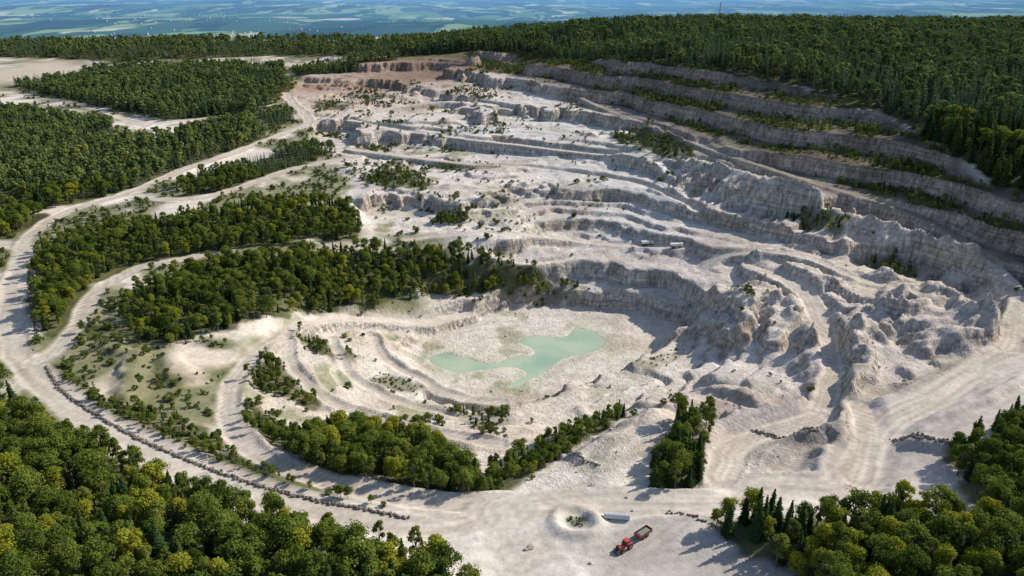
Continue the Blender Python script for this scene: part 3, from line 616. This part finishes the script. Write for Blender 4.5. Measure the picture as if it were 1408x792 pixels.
names={'hill':'conifer_forest','farL':'distant_forest','wall':'hillside_trees','near':'mixed_forest','br':'mixed_forest','br2':'mixed_forest','outL':'mixed_forest','outR':'conifer_forest','scrub':'shrubs'}
for key,arr in pts.items():
    a=np.vstack(arr); m_=len(a); kd=a[:,4].astype(int); s=a[:,3]/PH[kd]; wd_=np.where(kd<3,rng.uniform(.85,1.2,m_),rng.uniform(.8,1.2,m_))
    if key in('hill','farL','outL','outR'): wd_*=1.15
    rot=np.column_stack([rng.normal(size=m_)*.04,rng.normal(size=m_)*.04,rng.uniform(0,6.28,m_)])
    nm=names.get(key,'woodland' if a[:,3].mean()>4 else 'shrubs')
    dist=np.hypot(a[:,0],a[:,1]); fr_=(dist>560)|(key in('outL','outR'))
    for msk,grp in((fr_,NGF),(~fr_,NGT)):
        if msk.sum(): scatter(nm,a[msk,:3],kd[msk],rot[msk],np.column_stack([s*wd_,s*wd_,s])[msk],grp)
trees=[(1000,735,11,0),(1040,742,12,1),(985,728,8,4),(1128,765,11,7),(1165,770,10,7),(1165,798,10,7),(1085,750,10,5),(690,582,6,4),(900,668,9,1),(960,655,9,3)]
tn={0:'pine_tree',1:'pine_tree',2:'pine_tree',3:'oak_tree',4:'oak_tree',5:'birch_tree',6:'oak_tree',7:'yellow_maple_tree'}
for u,v,h_,kd in trees:
    x_,y_=hits([(u,v)])[0]; ob=bpy.data.objects.new(tn[kd],protos[kd][1]); s=h_/protos[kd][2]; ob.scale=(s*1.1,s*1.1,s); ob.location=(x_,y_,float(zat(x_,y_))-.1); ob.rotation_euler=(0,0,random.uniform(0,6)); scene.collection.objects.link(ob)
m_=60000; rx=rng.uniform(-160,330,m_); ry=rng.uniform(150,800,m_)
ok=(gat(Q,rx,ry)>.6)&(gat(ROAD,rx,ry)<.2)&(gat(VEG,rx,ry)<.4)&(gat(LK,rx,ry)<-1)&(gat(WC,rx,ry)<.3)
pr=.10+.5*ss(.35,.9,gat(SL,rx,ry))+.3*(fbm(rx,ry,25,2,33)>.4); ok&=rng.random(m_)<pr*.28; rx,ry=rx[ok],ry[ok]; m_=len(rx)
s=.4+rng.pareto(2.8,m_)*.55; s=np.clip(s,.3,2.4); scatter('loose_rocks',np.column_stack([rx,ry,zat(rx,ry)+.1*s]),rng.integers(0,4,m_),rng.uniform(0,6.28,(m_,3)),np.column_stack([s,s*rng.uniform(.7,1.2,m_),s*.8]),NGR)
def rockline(name,pix,step,size,ng,wid=.8,both=1):
    pl=smooth(hits(pix),14); dd=np.r_[0,np.cumsum(np.hypot(*np.diff(pl,axis=0).T))]; q=np.arange(0,dd[-1],step); x_=np.interp(q,dd,pl[:,0]); y_=np.interp(q,dd,pl[:,1]); x_=np.repeat(x_,both)+rng.normal(size=len(q)*both)*wid; y_=np.repeat(y_,both)+rng.normal(size=len(q)*both)*wid
    k_=len(x_); s=rng.uniform(.6,1.4,k_)*size; return scatter(name,np.column_stack([x_,y_,zat(x_,y_)+.2*s]),rng.integers(0,4,k_),rng.uniform(0,6.28,(k_,3)),np.column_stack([s]*3),ng)
rockline('boulder_berm',[(64,505),(82,535),(130,570),(190,604),(250,631),(330,661),(420,687),(500,702),(562,714)],.5,.8,NGB,.3,2)
rockline('boulder_berm',[(40,372),(42,410),(50,460)],.7,.8,NGB,.3,2)
rockline('rubble_bank',[(1036,596),(1075,600),(1122,604)],.6,.8,NGB,.6,3)
rockline('rubble_bank',[(1228,604),(1270,612),(1320,622)],.6,.9,NGB,.8,3)
rockline('rubble_bank',[(765,618),(800,632),(825,643)],.6,.6,NGB,.4,2)
rockline('rubble_bank',[(920,703),(960,712),(1000,730)],.6,.7,NGB,.4,2)
print('scatter',time.time()-T0)
# ---------------------------------------------------------------- water
pts2=lk[:-1]; wx0,wy0=pts2.min(0)-8; wx1,wy1=pts2.max(0)+8
gxx=np.linspace(wx0,wx1,60); gyy=np.linspace(wy0,wy1,60); GX,GY=np.meshgrid(gxx,gyy); wi=np.arange(3600).reshape(60,60)
inside=gat(LK,GX.ravel(),GY.ravel()).reshape(60,60)
Fw=np.stack([wi[:-1,:-1],wi[:-1,1:],wi[1:,1:],wi[1:,:-1]],-1).reshape(-1,4); km=(np.maximum.reduce([inside[:-1,:-1],inside[:-1,1:],inside[1:,1:],inside[1:,:-1]]).ravel()>-5)
me_=newmesh('pit_lake',np.column_stack([GX.ravel(),GY.ravel(),np.full(3600,-37.25)]),Fw[km]); wo=bpy.data.objects.new('pit_lake',me_); scene.collection.objects.link(wo)
m,nt,o=mat('milky_water'); b=N(nt,'ShaderNodeBsdfPrincipled'); b.inputs['Roughness'].default_value=.15; b.inputs['IOR'].default_value=1.33
tc=N(nt,'ShaderNodeTexCoord'); nz=N(nt,'ShaderNodeTexNoise'); nz.inputs['Scale'].default_value=.05; nz.inputs['Detail'].default_value=4; nt.links.new(tc.outputs['Object'],nz.inputs['Vector'])
cr=N(nt,'ShaderNodeValToRGB'); cr.color_ramp.elements[0].position=.38; cr.color_ramp.elements[1].position=.62; cr.color_ramp.elements[0].color=(.31,.43,.30,1); cr.color_ramp.elements[1].color=(.45,.52,.37,1); nt.links.new(nz.outputs[0],cr.inputs[0]); nt.links.new(cr.outputs[0],b.inputs['Base Color']); nt.links.new(b.outputs[0],o.inputs[0]); me_.materials.append(m)
# ---------------------------------------------------------------- objects
def part(name,parent,V,Fc,mt,smooth_=False,bev=0):
    me_=bpy.data.meshes.new(name); me_.from_pydata([tuple(v) for v in V],[],[tuple(f) for f in Fc]); me_.materials.append(mt)
    ob=bpy.data.objects.new(name,me_); scene.collection.objects.link(ob); ob.parent=parent
    if bev: bm=ob.modifiers.new('b','BEVEL'); bm.width=bev; bm.segments=2
    return ob
def boxp(name,parent,c,s,mt,bev=.04,taper=1.0):
    V=[]
    for z in(-1,1):
        k_=taper if z>0 else 1
        for x_,y_ in((-1,-1),(1,-1),(1,1),(-1,1)): V.append((c[0]+x_*s[0]/2*k_,c[1]+y_*s[1]/2*k_,c[2]+z*s[2]/2))
    return part(name,parent,V,[(0,3,2,1),(4,5,6,7),(0,1,5,4),(1,2,6,5),(2,3,7,6),(3,0,4,7)],mt,bev=bev)
def cyl(name,parent,p0,p1,r,mt,k=24,r2=None,bev=0):
    v,f=tube(p0,p1,r,r if r2 is None else r2,k); fs=[tuple(q) for q in f]+[tuple(range(k-1,-1,-1)),tuple(range(k,2*k))]; return part(name,parent,v,fs,mt,bev=bev)
red=simple('red_paint',(.50,.05,.035),.4,0,.08); blk=simple('tyre_rubber',(.03,.03,.03),.9); gls=simple('cab_glass',(.03,.04,.05),.08,0,.02); wht=simple('off_white_paint',(.7,.7,.68),.5,0,.08); gal=simple('galvanised_steel',(.6,.61,.62),.45,.3,.1); dk=simple('dark_steel',(.08,.08,.085),.6)
def empty(name,u,v,z0=None,rz=0):
    e=bpy.data.objects.new(name,None); scene.collection.objects.link(e); x_,y_=G(u,v,0); e.location=(x_,y_,float(zat(x_,y_))); e.rotation_euler=(0,0,rz); return e
def wheel(p,nm,c,r,w):
    x_,y_,z_=c; cyl(nm,p,(x_,y_-w/2,z_),(x_,y_+w/2,z_),r,blk,28,bev=.08); cyl(nm+'_hub',p,(x_,y_-w/2-.03,z_),(x_,y_+w/2+.03,z_),r*.5,red,20)
    for i in range(16):
        a=i*math.pi/8; boxp(nm+'_lug',p,(x_+math.cos(a)*r,y_,z_+math.sin(a)*r),(.10,w*.9,.10),blk,0)
ang=math.atan2(*(lambda a,b_:(b_[1]-a[1],b_[0]-a[0]))(G(895,732,0),G(845,764,0)))
t=empty('tractor',858,755,rz=ang)
for sx_,r,w in((-1.2,.95,.6),(1.5,.68,.45)):
    for sy_ in(-1,1): wheel(t,'wheel',(sx_,sy_*.98,r),r,w)
boxp('chassis',t,(.2,0,.95),(3.6,.6,.5),dk); boxp('hood',t,(1.25,0,1.55),(2.0,.85,.75),red,.12,.9); boxp('grille',t,(2.28,0,1.45),(.08,.7,.6),dk,.02)
boxp('cab_lower',t,(-.65,0,1.5),(1.5,1.4,.7),red,.06); boxp('cab_glass',t,(-.65,0,2.25),(1.45,1.38,.9),gls,.05,.92); boxp('cab_roof',t,(-.65,0,2.8),(1.6,1.5,.18),red,.07,.92)
for sx_ in(-1.3,0):
    for sy_ in(-.66,.66): cyl('cab_pillar',t,(sx_,sy_,1.8),(sx_*.97,sy_*.97,2.75),.05,dk,8)
for sy_ in(-1,1): boxp('fender',t,(-1.2,sy_*.95,2.0),(1.5,.55,.10),red,.04); boxp('fender_front',t,(-.45,sy_*.95,1.7),(.1,.55,.6),red,.03)
cyl('exhaust',t,(.5,.45,1.8),(.5,.45,2.9),.05,dk,10); boxp('front_loader',t,(2.9,0,.5),(.6,2.2,.7),dk,.05,.8)
for sy_ in(-.55,.55): boxp('loader_arm',t,(1.9,sy_*1.1,1.1),(2.0,.12,.18),dk,.02)
q=empty('farm_trailer',884,737,rz=ang)
for sx_ in(-.7,.7):
    for sy_ in(-1,1): wheel(q,'wheel',(sx_,sy_*.95,.5),.5,.35)
boxp('drawbar',q,(3.2,0,.8),(1.8,.15,.15),dk,.02); boxp('frame',q,(0,0,.95),(4.8,1.6,.2),dk); boxp('floor',q,(0,0,1.12),(5.0,2.2,.1),dk,.02)
for sy_ in(-1.1,1.1): boxp('side_panel',q,(0,sy_,1.55),(5.0,.07,.8),dk,.02)
for sx_ in(-2.5,2.5): boxp('end_panel',q,(sx_,0,1.55),(.07,2.13,.8),red,.02)
for i in range(5):
    for sy_ in(-1.16,1.16): boxp('stake',q,(-2.3+i*1.15,sy_,1.5),(.1,.06,.95),red,.01)
boxp('load',q,(0,0,1.5),(4.6,1.9,.5),simple('gravel_load',(.22,.2,.18),.95,0,.3,4),.2,.8)
tk=empty('steel_pipe',848,713,rz=math.radians(-6))
cyl('pipe_body',tk,(-3.6,0,.85),(3.6,0,.85),.85,gal,32,bev=.05)
for i in range(7): cyl('pipe_rib',tk,(-3.3+i*1.1-.06,0,.85),(-3.3+i*1.1+.06,0,.85),.9,gal,32)
for sx_ in(-2.2,2.2): boxp('chock',tk,(sx_,0,.12),(.4,1.6,.24),dk,.02)
for u,v,s in((730,754,1.6),(724,757,1.0),(812,775,.8),(862,682,.8),(870,700,.7)):
    rk_=rockmesh('boulder',int(u),3); rk_.materials.append(M_rock); ob=bpy.data.objects.new('boulder',rk_); x_,y_=G(u,v,0); ob.location=(x_,y_,float(zat(x_,y_))+.3*s); ob.scale=(s*1.3,s,s*.9); scene.collection.objects.link(ob)
ms=bpy.data.objects.new('radio_mast',None); scene.collection.objects.link(ms); mx_,my_=G(987,42,84); ms.location=(mx_,my_,float(zat(mx_,my_)))
hm=34
for a in range(3):
    c_,s_=math.cos(a*2.094),math.sin(a*2.094); cyl('leg_%d'%a,ms,(c_*1.2,s_*1.2,0),(c_*.4,s_*.4,hm),.14,dk,6)
for i in range(11):
    z0=i*3;z1=z0+3; r0=1.2-.8*z0/hm;r1=1.2-.8*z1/hm
    for a in range(3): cyl('brace',ms,(math.cos(a*2.094)*r0,math.sin(a*2.094)*r0,z0),(math.cos((a+1)*2.094)*r1,math.sin((a+1)*2.094)*r1,z1),.07,dk,5)
def truck(name,u,v,z,rz):
    x_,y_=hits([(u,v)])[0]; e=bpy.data.objects.new(name,None); scene.collection.objects.link(e); e.location=(x_,y_,float(zat(x_,y_))); e.rotation_euler=(0,0,rz)
    boxp('cab',e,(3,0,2.0),(1.8,2.3,1.9),wht,.1,.92); boxp('windscreen',e,(3.88,0,2.3),(.06,1.9,.8),gls,0); boxp('chassis',e,(0,0,1.0),(7.5,1.6,.4),dk); boxp('tipper_body',e,(-1.1,0,2.1),(5.2,2.4,1.5),wht,.06,1.06)
    for sx_ in(-2.8,-1.4,2.8):
        for sy_ in(-1.05,1.05): cyl('wheel',e,(sx_,sy_-.2,.55),(sx_,sy_+.2,.55),.55,blk,20)
truck('dump_truck',930,341,0,.1); truck('dump_truck',890,337,0,.2)
V=[];Fc=[];
for i in range(110):
    a=rng.integers(0,5); cx,cy=[(-1700,4600),(-2600,6200),(-600,5800),(-3800,8000),(1800,8500)][a]; x_=cx+rng.normal()*500; y_=cy+rng.normal()*350; z_=float(zat(x_,y_)); w_,l_,h_=rng.uniform(7,12),rng.uniform(9,18),rng.uniform(4,6); k_=len(V)
    V+=[(x_-w_/2,y_-l_/2,z_-2),(x_+w_/2,y_-l_/2,z_-2),(x_+w_/2,y_+l_/2,z_-2),(x_-w_/2,y_+l_/2,z_-2),(x_-w_/2,y_-l_/2,z_+h_),(x_+w_/2,y_-l_/2,z_+h_),(x_+w_/2,y_+l_/2,z_+h_),(x_-w_/2,y_+l_/2,z_+h_),(x_,y_-l_/2,z_+h_*1.5),(x_,y_+l_/2,z_+h_*1.5)]
    Fc+=[tuple(k_+j for j in f_) for f_ in((0,1,5,8,4),(2,3,7,9,6),(1,2,6,5),(3,0,4,7),(5,6,9,8),(7,4,8,9))]
vo_=part('village_houses',None,V,Fc,simple('render_walls',(.36,.38,.38),.9,0,.1,.01))
# ---------------------------------------------------------------- light, sky, camera
EL=math.radians(34); AZ=math.radians(26)
S=Vector((math.cos(EL)*math.cos(AZ),math.cos(EL)*math.sin(AZ),math.sin(EL)))
sd_=bpy.data.lights.new('sun','SUN'); sd_.energy=5.0; sd_.angle=math.radians(.53); sd_.color=(1,.94,.84); so=bpy.data.objects.new('sun',sd_); so.rotation_euler=S.to_track_quat('Z','Y').to_euler(); scene.collection.objects.link(so)
w=bpy.data.worlds.new('World'); scene.world=w; w.use_nodes=True; nt=w.node_tree; nt.nodes.clear(); o=nt.nodes.new('ShaderNodeOutputWorld'); bg=nt.nodes.new('ShaderNodeBackground'); sk=nt.nodes.new('ShaderNodeTexSky'); sk.sky_type='NISHITA'; sk.sun_disc=False; sk.sun_elevation=EL; sk.sun_rotation=math.radians(90)-AZ; sk.altitude=400
bg.inputs[1].default_value=.145; nt.links.new(sk.outputs[0],bg.inputs[0]); nt.links.new(bg.outputs[0],o.inputs[0])
cd=bpy.data.cameras.new('camera'); cd.sensor_width=36; cd.lens=F/1408*36; cd.clip_end=100000; cd.clip_start=1; co=bpy.data.objects.new('camera',cd); co.location=(0,0,CH); co.rotation_euler=(math.pi/2-TH,0,0); scene.collection.objects.link(co); scene.camera=co
scene.view_settings.view_transform='Standard'; scene.view_settings.look='None'; scene.view_settings.exposure=0
print('done',time.time()-T0)
